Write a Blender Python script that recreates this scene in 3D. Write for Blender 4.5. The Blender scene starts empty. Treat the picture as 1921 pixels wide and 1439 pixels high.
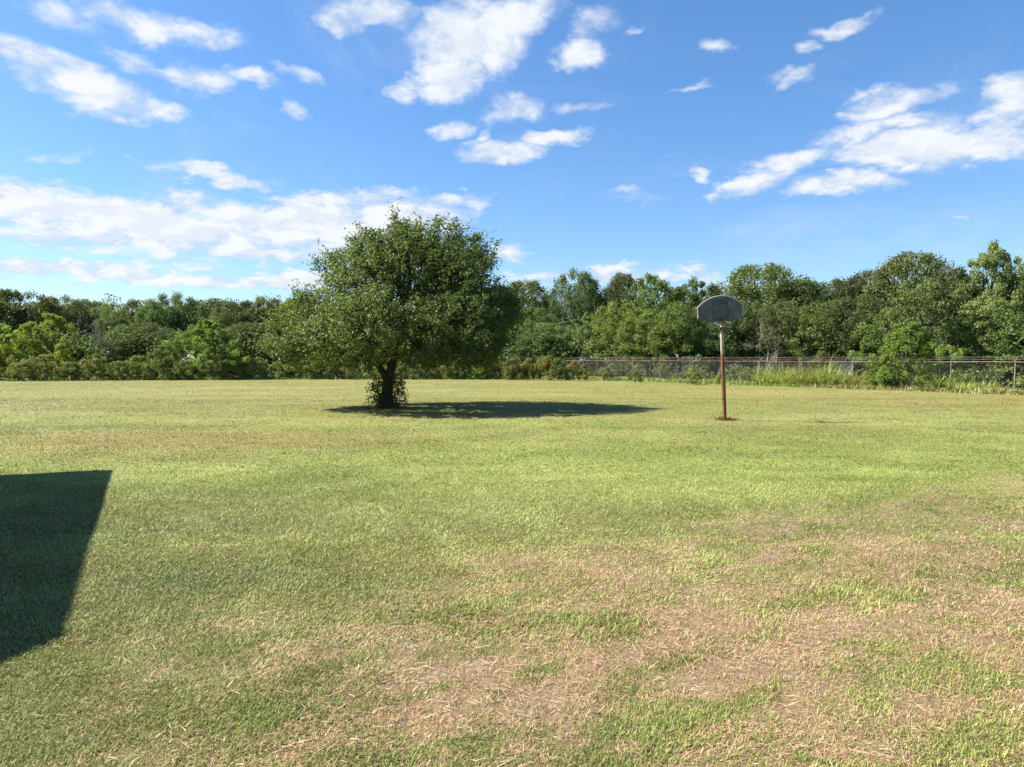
import bpy, math, random
import numpy as np
from mathutils import Vector
scene = bpy.context.scene
COL = scene.collection

# ------------------------------------------------------------------ camera
F, CX, CY, CAMZ = 1297.0, 960.5, 719.5, 1.95
PITCH = math.atan(46.5 / F)
cam_d = bpy.data.cameras.new('camera'); cam = bpy.data.objects.new('camera', cam_d); COL.objects.link(cam)
scene.camera = cam
cam.location = (0, 0, CAMZ); cam.rotation_euler = (math.pi / 2 - PITCH, 0, 0)
cam_d.sensor_width = 36; cam_d.lens = 36 * F / 1921; cam_d.clip_end = 3000; cam_d.clip_start = 0.05

# ------------------------------------------------------------------ exposure, sun, sky
scene.view_settings.view_transform = 'Standard'; scene.view_settings.look = 'None'
scene.view_settings.gamma = 1.0; scene.view_settings.exposure = 1.52
SUN_EL = math.radians(44); SUN_AZ = (-1.0, 0.13)
sun_d = bpy.data.lights.new('sun', 'SUN'); sun = bpy.data.objects.new('sun', sun_d); COL.objects.link(sun)
sun_d.energy = 5.0; sun_d.angle = math.radians(0.5); sun_d.color = (1.0, 0.95, 0.86)
l = math.hypot(*SUN_AZ)
sdir = Vector((SUN_AZ[0] / l * math.cos(SUN_EL), SUN_AZ[1] / l * math.cos(SUN_EL), math.sin(SUN_EL)))
sun.rotation_euler = (-sdir).to_track_quat('-Z', 'Y').to_euler(); sun.location = (0, 0, 40)

def ray(px, py):
    u = (px - CX) / F; v = (CY - py) / F; cp, sp = math.cos(PITCH), math.sin(PITCH)
    return Vector((u, cp + v * sp, -sp + v * cp))
def ground(px, py):
    d = ray(px, py); t = -CAMZ / d.z
    return d.x * t, d.y * t
def azel(px, py):
    d = ray(px, py).normalized(); return math.atan2(d.x, d.y), math.asin(d.z)
def xat(px, D): return (px - CX) / F * D
def zat(py, D): return CAMZ + (673 - py) / F * D

world = bpy.data.worlds.new('World'); scene.world = world; world.use_nodes = True
world.cycles.sampling_method = 'NONE'
nt = world.node_tree; N = nt.nodes; L = nt.links
bg = N['Background']; bg.inputs[1].default_value = 0.080
def node(tree, t, **kw):
    n = tree.nodes.new(t)
    for k, v in kw.items(): setattr(n, k, v)
    return n
def math_n(tree, op, a, b=None, c=None, clamp=False):
    n = tree.nodes.new('ShaderNodeMath'); n.operation = op; n.use_clamp = clamp
    for i, x in enumerate((a, b, c)):
        if x is None: continue
        if isinstance(x, (int, float)): n.inputs[i].default_value = x
        else: tree.links.new(x, n.inputs[i])
    return n.outputs[0]
def maprange(tree, v, a, b, c=0.0, d=1.0, smooth=True):
    n = tree.nodes.new('ShaderNodeMapRange')
    if smooth: n.interpolation_type = 'SMOOTHSTEP'
    tree.links.new(v, n.inputs[0])
    for i, x in enumerate((a, b, c, d)): n.inputs[i + 1].default_value = x
    return n.outputs[0]
def mixc(tree, fac, a, b, mode='MIX'):
    n = tree.nodes.new('ShaderNodeMix'); n.data_type = 'RGBA'; n.blend_type = mode
    for s, x in ((n.inputs[0], fac), (n.inputs[6], a), (n.inputs[7], b)):
        if isinstance(x, (int, float)): s.default_value = x
        elif isinstance(x, tuple): s.default_value = (*x, 1) if len(x) == 3 else x
        else: tree.links.new(x, s)
    return n.outputs[2]

sky = node(nt, 'ShaderNodeTexSky', sky_type='NISHITA', sun_disc=False)
sky.sun_elevation = SUN_EL; sky.sun_rotation = math.atan2(SUN_AZ[0], SUN_AZ[1])
sky.air_density = 1.0; sky.dust_density = 0.3; sky.ozone_density = 3.0
hs = node(nt, 'ShaderNodeHueSaturation'); hs.inputs['Saturation'].default_value = 1.2; hs.inputs['Value'].default_value = 1.0
gm = node(nt, 'ShaderNodeGamma'); L.new(sky.outputs[0], gm.inputs[0]); gm.inputs[1].default_value = 0.84
L.new(mixc(nt, 1.0, gm.outputs[0], (.91, .98, 1.10), 'MULTIPLY'), hs.inputs['Color'])
tc = node(nt, 'ShaderNodeTexCoord'); sx = node(nt, 'ShaderNodeSeparateXYZ'); L.new(tc.outputs['Generated'], sx.inputs[0])
az = math_n(nt, 'ARCTAN2', sx.outputs[0], sx.outputs[1]); el = math_n(nt, 'ARCSINE', sx.outputs[2])
ae = node(nt, 'ShaderNodeCombineXYZ'); L.new(az, ae.inputs[0]); L.new(el, ae.inputs[1])
# coordinates on the cloud layer high above, so that far clouds flatten towards the horizon
zz = math_n(nt, 'ADD', math_n(nt, 'MAXIMUM', sx.outputs[2], 0.0), 0.30)
cl = node(nt, 'ShaderNodeCombineXYZ')
L.new(math_n(nt, 'DIVIDE', sx.outputs[0], zz), cl.inputs[0]); L.new(math_n(nt, 'DIVIDE', sx.outputs[1], zz), cl.inputs[1])
def noise(tree, vec, scale, detail, rough=0.55, dist=0.0, off=None):
    n = tree.nodes.new('ShaderNodeTexNoise'); n.inputs['Scale'].default_value = scale
    n.inputs['Detail'].default_value = detail; n.inputs['Roughness'].default_value = rough
    n.inputs['Distortion'].default_value = dist
    if vec is not None: tree.links.new(vec, n.inputs['Vector'])
    return n
# small domain warp of the blob coordinates makes ragged banks
wn = noise(nt, cl.outputs[0], 8.0, 4, 0.6)
ws = node(nt, 'ShaderNodeVectorMath', operation='SUBTRACT'); L.new(wn.outputs['Color'], ws.inputs[0]); ws.inputs[1].default_value = (0.5, 0.5, 0.5)
wm = node(nt, 'ShaderNodeVectorMath', operation='MULTIPLY'); L.new(ws.outputs[0], wm.inputs[0]); wm.inputs[1].default_value = (0.10, 0.06, 0)
wa = node(nt, 'ShaderNodeVectorMath', operation='ADD'); L.new(ae.outputs[0], wa.inputs[0]); L.new(wm.outputs[0], wa.inputs[1])
# each bank of cloud: centre, half width, half height, tilt (degrees, counter-clockwise), strength
CLOUDS = [
 (320, 58, 150, 32, -12, 1), (410, 85, 60, 22, -5, .8), (60, 120, 95, 34, -24, 1), (170, 165, 150, 48, -18, 1.2), (290, 205, 75, 26, -8, .9),
 (370, 148, 60, 26, -14, .75), (470, 150, 62, 18, -12, .9), (265, 110, 60, 18, -20, .5), (120, 40, 90, 22, -20, .5), (555, 205, 24, 20, -20, .6), (560, 145, 50, 12, -18, .5),
 (880, 60, 110, 70, 30, 1.3), (850, 130, 80, 52, 8, 1.3), (700, 30, 95, 34, -8, 1), (985, 30, 80, 50, 40, 1.2), (930, 95, 70, 60, 40, 1.1),
 (1085, 105, 60, 26, 8, 1.0), (1110, 55, 50, 40, 50, .6), (1180, 60, 22, 10, 20, .7), (760, 160, 28, 24, 10, .85), (640, 45, 50, 25, -20, .8),
 (960, 205, 60, 28, 10, .75), (945, 288, 75, 24, 0, 1.1), (1030, 262, 75, 18, 12, 1.0), (850, 242, 36, 18, 15, .6), (1090, 200, 50, 16, 0, .6), (900, 260, 40, 10, 30, .5),
 (1345, 88, 30, 14, 5, .7), (1490, 145, 52, 14, 18, .85), (1575, 53, 52, 14, 12, .75), (1520, 88, 22, 12, 10, .6), (1305, 168, 42, 11, 14, .7),
 (1665, 187, 105, 26, 14, 1.05), (1600, 205, 50, 14, 16, .8), (1895, 185, 75, 55, 10, 1.15), (1720, 225, 120, 22, 4, .85), (1740, 275, 230, 42, 6, 1.25), (1870, 270, 120, 44, 2, 1.2), (1590, 345, 110, 22, 3, 1.15),
 (1400, 345, 75, 20, 10, 1.0), (1310, 326, 28, 17, 0, .95), (1480, 300, 90, 22, 14, .9), (1600, 250, 70, 20, 10, .7),
 (110, 395, 200, 48, -5, 1.3), (330, 425, 230, 44, -3, 1.2), (560, 420, 240, 50, 0, 1.2), (740, 405, 150, 40, 0, 1.1), (250, 440, 260, 30, 0, .9), (395, 385, 110, 26, -5, .9), (640, 375, 140, 18, 3, .8), (850, 372, 60, 14, 0, .7),
 (400, 325, 120, 15, -8, .85), (330, 318, 50, 10, 0, .6), (500, 470, 300, 24, 0, .75), (90, 287, 70, 12, 0, .5), (340, 492, 40, 8, 0, .5),
 (120, 510, 170, 20, -2, 1.05), (330, 520, 220, 20, -4, 1.1), (540, 525, 130, 22, 0, 1.1), (60, 508, 70, 16, 0, .9),
 (945, 474, 50, 22, -4, .95), (1020, 520, 75, 16, 0, .9), (1155, 506, 60, 20, 6, 1.05), (1270, 515, 110, 17, -4, 1.0), (1800, 416, 22, 9, 0, .6), (1190, 370, 40, 12, 0, .3), (820, 500, 70, 12, 0, .5),
]
mask = None
q1 = node(nt, 'ShaderNodeVectorMath', operation='ADD'); L.new(wa.outputs[0], q1.inputs[0]); q1.inputs[1].default_value = (0, 0, 1)   # (azimuth, elevation, 1)
def dotc(v):
    n = node(nt, 'ShaderNodeVectorMath', operation='DOT_PRODUCT'); L.new(q1.outputs[0], n.inputs[0]); n.inputs[1].default_value = v; return n.outputs['Value']
for cx, cy, w, h, a, s in CLOUDS:
    if cx < 900 and 370 < cy < 540: s += .22
    w *= 1.14; h *= 1.12
    c = azel(cx, cy); ca, sa = math.cos(math.radians(a)), math.sin(math.radians(a)); k = math.sqrt(s)
    e1 = azel(cx + ca * w, cy - sa * w); e2 = azel(cx - sa * h, cy - ca * h)
    Mi = np.linalg.inv(np.array([[e1[0] - c[0], e2[0] - c[0]], [e1[1] - c[1], e2[1] - c[1]]])) * k; o_ = Mi @ np.array(c)
    u = dotc((Mi[0, 0], Mi[0, 1], -o_[0])); v = dotc((Mi[1, 0], Mi[1, 1], -o_[1]))
    hh = math_n(nt, 'MULTIPLY_ADD', v, v, math_n(nt, 'MULTIPLY', u, u))
    o = math_n(nt, 'SUBTRACT', s, hh)
    mask = o if mask is None else math_n(nt, 'MAXIMUM', mask, o)
mask = math_n(nt, 'MAXIMUM', mask, -0.6)
cn = noise(nt, cl.outputs[0], 8.5, 7, 0.62, 0.35)
cf = noise(nt, cl.outputs[0], 32.0, 4, 0.65, 0.4)
sh = node(nt, 'ShaderNodeVectorMath', operation='ADD'); L.new(cl.outputs[0], sh.inputs[0]); sh.inputs[1].default_value = (-0.025, -0.045, 0)
cs = noise(nt, sh.outputs[0], 8.5, 4, 0.6, 0.35)      # the same layer a little nearer the sun: its billows shade each other
dens = math_n(nt, 'ADD', math_n(nt, 'MULTIPLY', mask, 0.84), math_n(nt, 'ADD', math_n(nt, 'MULTIPLY', cn.outputs['Fac'], 1.9), math_n(nt, 'MULTIPLY', math_n(nt, 'SUBTRACT', cf.outputs['Fac'], 0.5), 0.45)))
alpha = math_n(nt, 'POWER', maprange(nt, dens, 0.76, 1.98, smooth=False), 1.15)
alpha = maprange(nt, alpha, 0.0, 0.92)
core = maprange(nt, dens, 1.4, 2.0)
# grey-blue bases where the bank thickens, from a softer noise
bn = noise(nt, cl.outputs[0], 4.0, 4, 0.5)
ccol = mixc(nt, maprange(nt, math_n(nt, 'ADD', math_n(nt, 'MULTIPLY', bn.outputs['Fac'], 0.5), math_n(nt, 'MULTIPLY', math_n(nt, 'SUBTRACT', cn.outputs['Fac'], cs.outputs['Fac']), 1.3)), 0.12, 0.38), (2.8, 3.3, 4.0), (3.9, 4.1, 4.4))
ccol = mixc(nt, math_n(nt, 'MULTIPLY', core, .45), ccol, (4.5, 4.5, 4.5))
# wisps of very thin cirrus
ci = noise(nt, cl.outputs[0], 1.6, 6, 0.7, 0.8)
thin = math_n(nt, 'MULTIPLY', maprange(nt, ci.outputs['Fac'], 0.48, 0.8), 0.25)
alpha = math_n(nt, 'MAXIMUM', math_n(nt, 'MULTIPLY', alpha, 0.97), thin)
up = maprange(nt, sx.outputs[2], -0.01, 0.03)
L.new(mixc(nt, math_n(nt, 'MULTIPLY', alpha, up), hs.outputs[0], ccol), bg.inputs[0])

# ------------------------------------------------------------------ helpers
def rng(seed): return np.random.default_rng(seed)
def tag(o, label=None, cat=None, group=None, kind=None):
    if label: o['label'] = label
    if cat: o['category'] = cat
    if group: o['group'] = group
    if kind: o['kind'] = kind
    return o
def empty(name, loc, rz=0.0):
    o = bpy.data.objects.new(name, None); COL.objects.link(o); o.location = loc; o.rotation_euler = (0, 0, rz)
    o.empty_display_size = 0.2; return o
def mesh_np(name, V, Fq, mat=None, parent=None, attrs=None, col=None, smooth=False):
    """V (n,3); Fq list of (m,k) index arrays; attrs {name: (n,)}; col (n,3)"""
    if not isinstance(Fq, (list, tuple)): Fq = [Fq]
    Fq = [f for f in Fq if len(f)]
    me = bpy.data.meshes.new(name); V = np.asarray(V, np.float32)
    me.vertices.add(len(V)); me.vertices.foreach_set('co', V.ravel())
    loops = np.concatenate([f.ravel() for f in Fq]).astype(np.int32)
    tot = np.concatenate([np.full(len(f), f.shape[1], np.int32) for f in Fq])
    st = np.concatenate([[0], np.cumsum(tot)[:-1]]).astype(np.int32)
    me.loops.add(len(loops)); me.loops.foreach_set('vertex_index', loops)
    me.polygons.add(len(tot)); me.polygons.foreach_set('loop_start', st); me.polygons.foreach_set('loop_total', tot)
    me.polygons.foreach_set('use_smooth', np.full(len(tot), bool(smooth)))
    me.update(calc_edges=True)
    for k, a in (attrs or {}).items():
        at = me.attributes.new(k, 'FLOAT', 'POINT'); at.data.foreach_set('value', np.asarray(a, np.float32))
    if col is not None:
        at = me.attributes.new('Col', 'FLOAT_COLOR', 'POINT')
        at.data.foreach_set('color', np.concatenate([col, np.ones((len(col), 1))], 1).astype(np.float32).ravel())
    if mat: me.materials.append(mat)
    o = bpy.data.objects.new(name, me); COL.objects.link(o)
    if parent: o.parent = parent
    return o
class MB:
    """collects boxes, tubes and sheets into one mesh"""
    def __init__(s): s.v = []; s.f = {}; s.n = 0
    def add(s, V, faces):
        V = np.asarray(V, float)
        for f in faces:
            f = np.asarray(f)
            if f.ndim == 1: f = f[None]
            s.f.setdefault(f.shape[1], []).append(f + s.n)
        s.v.append(V); s.n += len(V)
    def box(s, c, size, rz=0.0, bevel=0):
        x, y, z = [k / 2 for k in size]
        V = np.array([(i * x, j * y, k * z) for k in (-1, 1) for j in (-1, 1) for i in (-1, 1)])
        cr, sr = math.cos(rz), math.sin(rz)
        V = V @ np.array([[cr, sr, 0], [-sr, cr, 0], [0, 0, 1]]) + np.array(c)
        s.add(V, [np.array([(0, 2, 3, 1), (4, 5, 7, 6), (0, 1, 5, 4), (2, 6, 7, 3), (0, 4, 6, 2), (1, 3, 7, 5)])])
    def tube(s, P, R, k=8, cap=True):
        P = np.asarray(P, float); R = np.broadcast_to(np.asarray(R, float), (len(P),))
        T = np.gradient(P, axis=0); T /= np.linalg.norm(T, axis=1)[:, None] + 1e-9
        ref = np.array((0, 0, 1.)) if abs(T[0][2]) < .9 else np.array((1., 0, 0))
        A = np.cross(T, ref); A /= np.linalg.norm(A, axis=1)[:, None] + 1e-9; B = np.cross(T, A)
        th = np.arange(k) * 2 * np.pi / k
        V = P[:, None] + R[:, None, None] * (A[:, None] * np.cos(th)[None, :, None] + B[:, None] * np.sin(th)[None, :, None])
        i = np.arange(len(P) - 1)[:, None] * k; j = np.arange(k)[None]; j2 = (j + 1) % k
        Q = np.stack([i + j, i + j2, i + k + j2, i + k + j], -1).reshape(-1, 4)
        fs = [Q]
        if cap: fs += [np.arange(k)[::-1][None], (np.arange(k) + (len(P) - 1) * k)[None]]
        s.add(V.reshape(-1, 3), fs)
    def build(s, name, mat=None, parent=None, smooth=False):
        return mesh_np(name, np.concatenate(s.v), [np.concatenate(f) for f in s.f.values()], mat, parent, smooth=smooth)

def vhash(ix, iy, seed):
    h = (ix.astype(np.int64) * 374761393 + iy.astype(np.int64) * 668265263 + seed * 974711) & 0xffffffff
    h = ((h ^ (h >> 13)) * 1274126177) & 0xffffffff
    return ((h ^ (h >> 16)) & 0xffff) / 65535.0
def vnoise(x, y, seed=0):
    ix = np.floor(x); iy = np.floor(y); fx = x - ix; fy = y - iy
    fx = fx * fx * (3 - 2 * fx); fy = fy * fy * (3 - 2 * fy)
    a = vhash(ix, iy, seed); b = vhash(ix + 1, iy, seed); c = vhash(ix, iy + 1, seed); d = vhash(ix + 1, iy + 1, seed)
    return (a * (1 - fx) + b * fx) * (1 - fy) + (c * (1 - fx) + d * fx) * fy
def fbm(x, y, seed=0, oct=4, rough=.55):
    s = 0; a = 1; t = 0
    for i in range(oct):
        s = s + a * vnoise(x * 2 ** i + 17.3 * i, y * 2 ** i - 9.1 * i, seed + i * 31); t += a; a *= rough
    return s / t
def sstep(a, b, x):
    t = np.clip((x - a) / (b - a), 0, 1); return t * t * (3 - 2 * t)

def material(name, rough=0.6, spec=0.3):
    m = bpy.data.materials.new(name); m.use_nodes = True
    p = m.node_tree.nodes['Principled BSDF']; p.inputs['Roughness'].default_value = rough
    p.inputs['Specular IOR Level'].default_value = spec
    return m, m.node_tree, p
def simple_mat(name, c1, c2, scale=6, rough=0.6, spec=0.3, metal=0.0, bump=0.0, stretch=None):
    m, t, p = material(name, rough, spec); p.inputs['Metallic'].default_value = metal
    tcn = t.nodes.new('ShaderNodeTexCoord'); v = tcn.outputs['Object']
    if stretch:
        mp = t.nodes.new('ShaderNodeMapping'); mp.inputs['Scale'].default_value = stretch; t.links.new(v, mp.inputs[0]); v = mp.outputs[0]
    n = noise(t, v, scale, 6, 0.6)
    t.links.new(mixc(t, maprange(t, n.outputs['Fac'], 0.35, 0.65), c1, c2), p.inputs['Base Color'])
    if bump:
        b = t.nodes.new('ShaderNodeBump'); b.inputs['Strength'].default_value = bump; b.inputs['Distance'].default_value = 0.02
        t.links.new(n.outputs['Fac'], b.inputs['Height']); t.links.new(b.outputs[0], p.inputs['Normal'])
    return m
def leaf_mat(name, dark, light, alt=None, rough=0.55, spec=0.22, trans=0.36, var=0.18):
    """t (0..1 per leaf) mixes the colours; the object random shifts the whole plant a little"""
    m, t, p = material(name, rough, spec)
    at = t.nodes.new('ShaderNodeAttribute'); at.attribute_name = 't'
    oi = t.nodes.new('ShaderNodeObjectInfo')
    c = mixc(t, at.outputs['Fac'], dark, light)
    if alt: c = mixc(t, maprange(t, at.outputs['Fac'], 0.80, 0.9), c, alt)
    h = t.nodes.new('ShaderNodeHueSaturation'); t.links.new(c, h.inputs['Color'])
    t.links.new(maprange(t, oi.outputs['Random'], 0, 1, 0.5 - var * .18, 0.5 + var * .12, False), h.inputs['Hue'])
    t.links.new(maprange(t, math_n(t, 'FRACT', math_n(t, 'MULTIPLY', oi.outputs['Random'], 7.3)), 0, 1, 1 - var * 1.7, 1 + var * 1.7, False), h.inputs['Value'])
    t.links.new(h.outputs[0], p.inputs['Base Color'])
    tr = t.nodes.new('ShaderNodeBsdfTranslucent'); t.links.new(mixc(t, 1.0, h.outputs[0], (1.5, 1.5, .7), 'MULTIPLY'), tr.inputs[0])
    mx = t.nodes.new('ShaderNodeMixShader'); mx.inputs[0].default_value = trans
    t.links.new(p.outputs[0], mx.inputs[1]); t.links.new(tr.outputs[0], mx.inputs[2])
    t.links.new(mx.outputs[0], t.nodes['Material Output'].inputs[0])
    return m

M = {}
M['hero_leaf'] = leaf_mat('hero_leaf', (.038, .062, .016), (.155, .200, .056), (.28, .29, .11), rough=.5, spec=.3, trans=.38, var=0)
M['oak_leaf'] = leaf_mat('oak_leaf', (.038, .062, .020), (.150, .196, .070), trans=.36)
M['bright_leaf'] = leaf_mat('bright_leaf', (.055, .095, .020), (.185, .255, .060), trans=.3)
M['pale_leaf'] = leaf_mat('pale_leaf', (.07, .105, .030), (.235, .295, .095), trans=.3)
M['willow_leaf'] = leaf_mat('willow_leaf', (.13, .18, .03), (.32, .38, .08), trans=.4, var=.05)
M['lime_leaf'] = leaf_mat('lime_leaf', (.06, .10, .018), (.20, .28, .05), trans=.35, var=.03)
M['cedar_leaf'] = leaf_mat('cedar_leaf', (.012, .028, .016), (.035, .06, .03), trans=.1)
M['brush_leaf'] = leaf_mat('brush_leaf', (.060, .085, .022), (.23, .27, .075), (.20, .16, .08), trans=.3, var=.14)
M['sumac_leaf'] = leaf_mat('sumac_leaf', (.09, .12, .025), (.25, .26, .07), (.42, .10, .06), trans=.3)
M['reed'] = leaf_mat('reed', (.20, .27, .06), (.55, .60, .22), (.34, .26, .13), trans=.35, rough=.5)
M['bark'] = simple_mat('bark', (.028, .022, .017), (.085, .068, .05), 14, .9, .1, bump=.8, stretch=(3, 3, .6))
M['bark_grey'] = simple_mat('bark_grey', (.16, .14, .12), (.33, .30, .27), 8, .9, .1)

# ------------------------------------------------------------------ lawn colour field
GP = lambda px, py: ground(px, py)
DRY = [ # px, py, half width px, half height px, amount   (worn patches; turned into ground positions)
 (760, 1245, 120, 35, .5), (960, 1300, 120, 35, .5), (1350, 1200, 150, 50, .7), (1480, 1036, 70, 14, .8), (1400, 990, 70, 12, .7), (1840, 1100, 130, 28, .85),
 (1200, 1080, 130, 20, .6), (800, 1075, 110, 16, .6), (975, 900, 40, 6, .6), (1040, 920, 60, 9, .6), (550, 940, 60, 8, .3), (1040, 1330, 120, 40, .6), (1480, 1280, 130, 50, .5),
 (1640, 1180, 120, 30, .5), (1730, 970, 130, 10, .35), (1560, 975, 80, 8, .5), (1000, 1050, 90, 12, .5), (1300, 1130, 120, 18, .4), (570, 1350, 50, 16, .3),
 (250, 1225, 60, 14, .3), (430, 1180, 60, 12, .35), (1180, 1390, 90, 30, .35), (1880, 1230, 60, 30, .4), (1100, 1240, 80, 25, .4), (650, 905, 40, 5, .35), (560, 830, 60, 5, .2)]
BLOBS = []
for px, py, w, h, s in DRY:
    x0, y0 = GP(px, py + h); x1, y1 = GP(px, py - h); xc, yc = GP(px, py)
    BLOBS.append((xc, yc, w / F * yc, max(.12, (y1 - y0) / 2), s))
def dryness(x, y):
    a_ = .86 * x + .51 * y; b_ = -.51 * x + .86 * y
    base = sstep(6.6, 4.9, b_) * sstep(-3.4, .6, x + .10 * (y - 3.0)) * .30
    base = base + sstep(-3.2, .2, x) * sstep(5.2, 3.6, y) * .15
    d = base * (.55 + .9 * sstep(2.6, 4.4, y))
    for xc, yc, a, b, s in BLOBS:
        wx = x + (vnoise(x * 1.6, y * 1.6, 5) - .5) * a * .9; wy = y + (vnoise(x * 1.6, y * 1.6, 6) - .5) * b * 1.2
        q = ((wx - xc) / a) ** 2 + ((wy - yc) / b) ** 2
        d = d + s * np.exp(-q * 1.1) * .50
    n1 = fbm(a_ * 1.3 + 3, b_ * 3.4, 11, 5); n2 = fbm(x * 7, y * 9, 23, 4, .8)
    d = d + (n1 - .5) * (.75 + 1.8 * np.clip(d, 0, .6)) + (n2 - .5) * (.40 + 2.2 * np.clip(d, 0, .6))
    return np.clip(d, 0, 1)
def brown(x, y):      # orange-brown burnt area on the left, and thin streaks far out
    q = ((x + 8.2) / 5.5) ** 2 + ((y - 16.4) / 2.3) ** 2
    n = fbm(x * .5, y * 1.2, 41, 4)
    b = np.exp(-q) * 1.0 * (.5 + n)
    st = fbm(x * .10 + .03 * y, y * .55, 57, 4)
    return np.clip(b + sstep(.5, .75, st) * sstep(11, 24, y) * .55, 0, 1)
G1 = np.array((.134, .164, .034)); G2 = np.array((.195, .225, .056)); GD = np.array((.075, .115, .018))
STRAW = np.array((.66, .46, .30)); RUST = np.array((.50, .265, .165)); FAR = np.array((.165, .162, .050))
TR0, TR1 = ground(1300, 747), ground(1900, 775)
def lawn_colour(x, y, r=None):
    n = fbm(x * .35, y * .5, 3, 4); n = n[:, None]
    c = G1 + (G2 - G1) * sstep(.3, .7, n)
    g = sstep(.56, .74, fbm(x * .8 + 7, y * .9, 77, 3))[:, None]
    c = c + (GD * 1.5 - c) * g * .3
    q = np.exp(-(((x + 2.7) / 1.0) ** 2 + ((y - 6.1) / .45) ** 2))[:, None]
    c = c + (GD - c) * q * .8
    f = sstep(10, 34, y)[:, None]; c = c + (FAR - c) * f * .7
    s2 = sstep(.45, .7, fbm(x * .13, y * .8 + x * .02, 91, 4))[:, None]
    c = c + (np.array((.25, .21, .085)) - c) * s2 * f * .6
    tx0, ty0 = TR0; tx1, ty1 = TR1; dl = math.hypot(tx1 - tx0, ty1 - ty0)
    dd = ((x - tx0) * (ty1 - ty0) - (y - ty0) * (tx1 - tx0)) / dl + (vnoise(x * .5, y * .5, 44) - .5) * .5
    tr = (np.exp(-(dd / .28) ** 2) + np.exp(-((dd - 2.6) / .25) ** 2) * .6)[:, None] * sstep(1, 5, x)[:, None]; c = c + (G1 * .95 - c) * tr * .7
    b = brown(x, y)[:, None]; c = c + (np.array((.19, .125, .040)) - c) * b * .62
    return c

# ------------------------------------------------------------------ ground sheet
def axis(lo, hi, fine_lo, fine_hi, step, grow=1.07):
    a = list(np.arange(fine_lo, fine_hi + 1e-6, step)); s = step
    while a[-1] < hi: s *= grow; a.append(a[-1] + s)
    s = step
    while a[0] > lo: s *= grow; a.insert(0, a[0] - s)
    return np.array(a)
gx = axis(-900, 900, -9, 9, .10); gy = axis(-200, 1500, 1.5, 14, .10, 1.035)
X, Y = np.meshgrid(gx, gy); x = X.ravel(); y = Y.ravel()
z = (fbm(x * .6, y * .6, 9, 3) - .5) * .05 * sstep(60, 10, y)
def gz(x, y): return (fbm(np.atleast_1d(x) * .6, np.atleast_1d(y) * .6, 9, 3) - .5) * .05 * sstep(60, 10, np.atleast_1d(y))
z = z - .0 * y
dr = dryness(x, y)[:, None] * sstep(60, 20, y)[:, None]
c = lawn_colour(x, y)
c = c + (np.array((.205, .135, .09)) - c) * dr * .85
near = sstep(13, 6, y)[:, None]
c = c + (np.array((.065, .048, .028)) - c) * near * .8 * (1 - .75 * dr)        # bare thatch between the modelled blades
forest = sstep(-1, 3, (x - 28) * .807 + (y - 38.5) * .589 - .5)[:, None] * (y > 20)[:, None]
forest = np.maximum(forest, sstep(66, 69, y)[:, None])
c = c + (np.array((.06, .07, .025)) - c) * forest
nx, ny = len(gx), len(gy)
i = np.arange(ny - 1)[:, None] * nx + np.arange(nx - 1)[None]
quads = np.stack([i, i + 1, i + nx + 1, i + nx], -1).reshape(-1, 4)
m, t, p = material('lawn_ground', .9, .1)
at = t.nodes.new('ShaderNodeAttribute'); at.attribute_name = 'Col'
geo = t.nodes.new('ShaderNodeNewGeometry')
mp = t.nodes.new('ShaderNodeMapping'); mp.inputs['Scale'].default_value = (1, .55, 1); t.links.new(geo.outputs['Position'], mp.inputs[0])
n1 = noise(t, mp.outputs[0], 9, 8, .75); n2 = noise(t, geo.outputs['Position'], 60, 4, .7)
f = maprange(t, n1.outputs['Fac'], .32, .68, .72, 1.28); f2 = maprange(t, n2.outputs['Fac'], .3, .7, .75, 1.25)
cc = node(t, 'ShaderNodeVectorMath', operation='SCALE'); t.links.new(at.outputs['Color'], cc.inputs[0]); t.links.new(math_n(t, 'MULTIPLY', f, f2), cc.inputs['Scale'])
t.links.new(cc.outputs[0], p.inputs['Base Color'])
b = t.nodes.new('ShaderNodeBump'); b.inputs['Strength'].default_value = .7; b.inputs['Distance'].default_value = .03
t.links.new(n1.outputs['Fac'], b.inputs['Height']); t.links.new(b.outputs[0], p.inputs['Normal'])
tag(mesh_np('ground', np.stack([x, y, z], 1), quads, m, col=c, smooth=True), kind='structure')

# ------------------------------------------------------------------ grass blades
mg, t, p = material('grass_blade', .55, .35)
at = t.nodes.new('ShaderNodeAttribute'); at.attribute_name = 'Col'; t.links.new(at.outputs['Color'], p.inputs['Base Color'])
tr = t.nodes.new('ShaderNodeBsdfTranslucent'); t.links.new(at.outputs['Color'], tr.inputs[0])
mx = t.nodes.new('ShaderNodeMixShader'); mx.inputs[0].default_value = .18
t.links.new(p.outputs[0], mx.inputs[1]); t.links.new(tr.outputs[0], mx.inputs[2]); t.links.new(mx.outputs[0], t.nodes['Material Output'].inputs[0])

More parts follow.
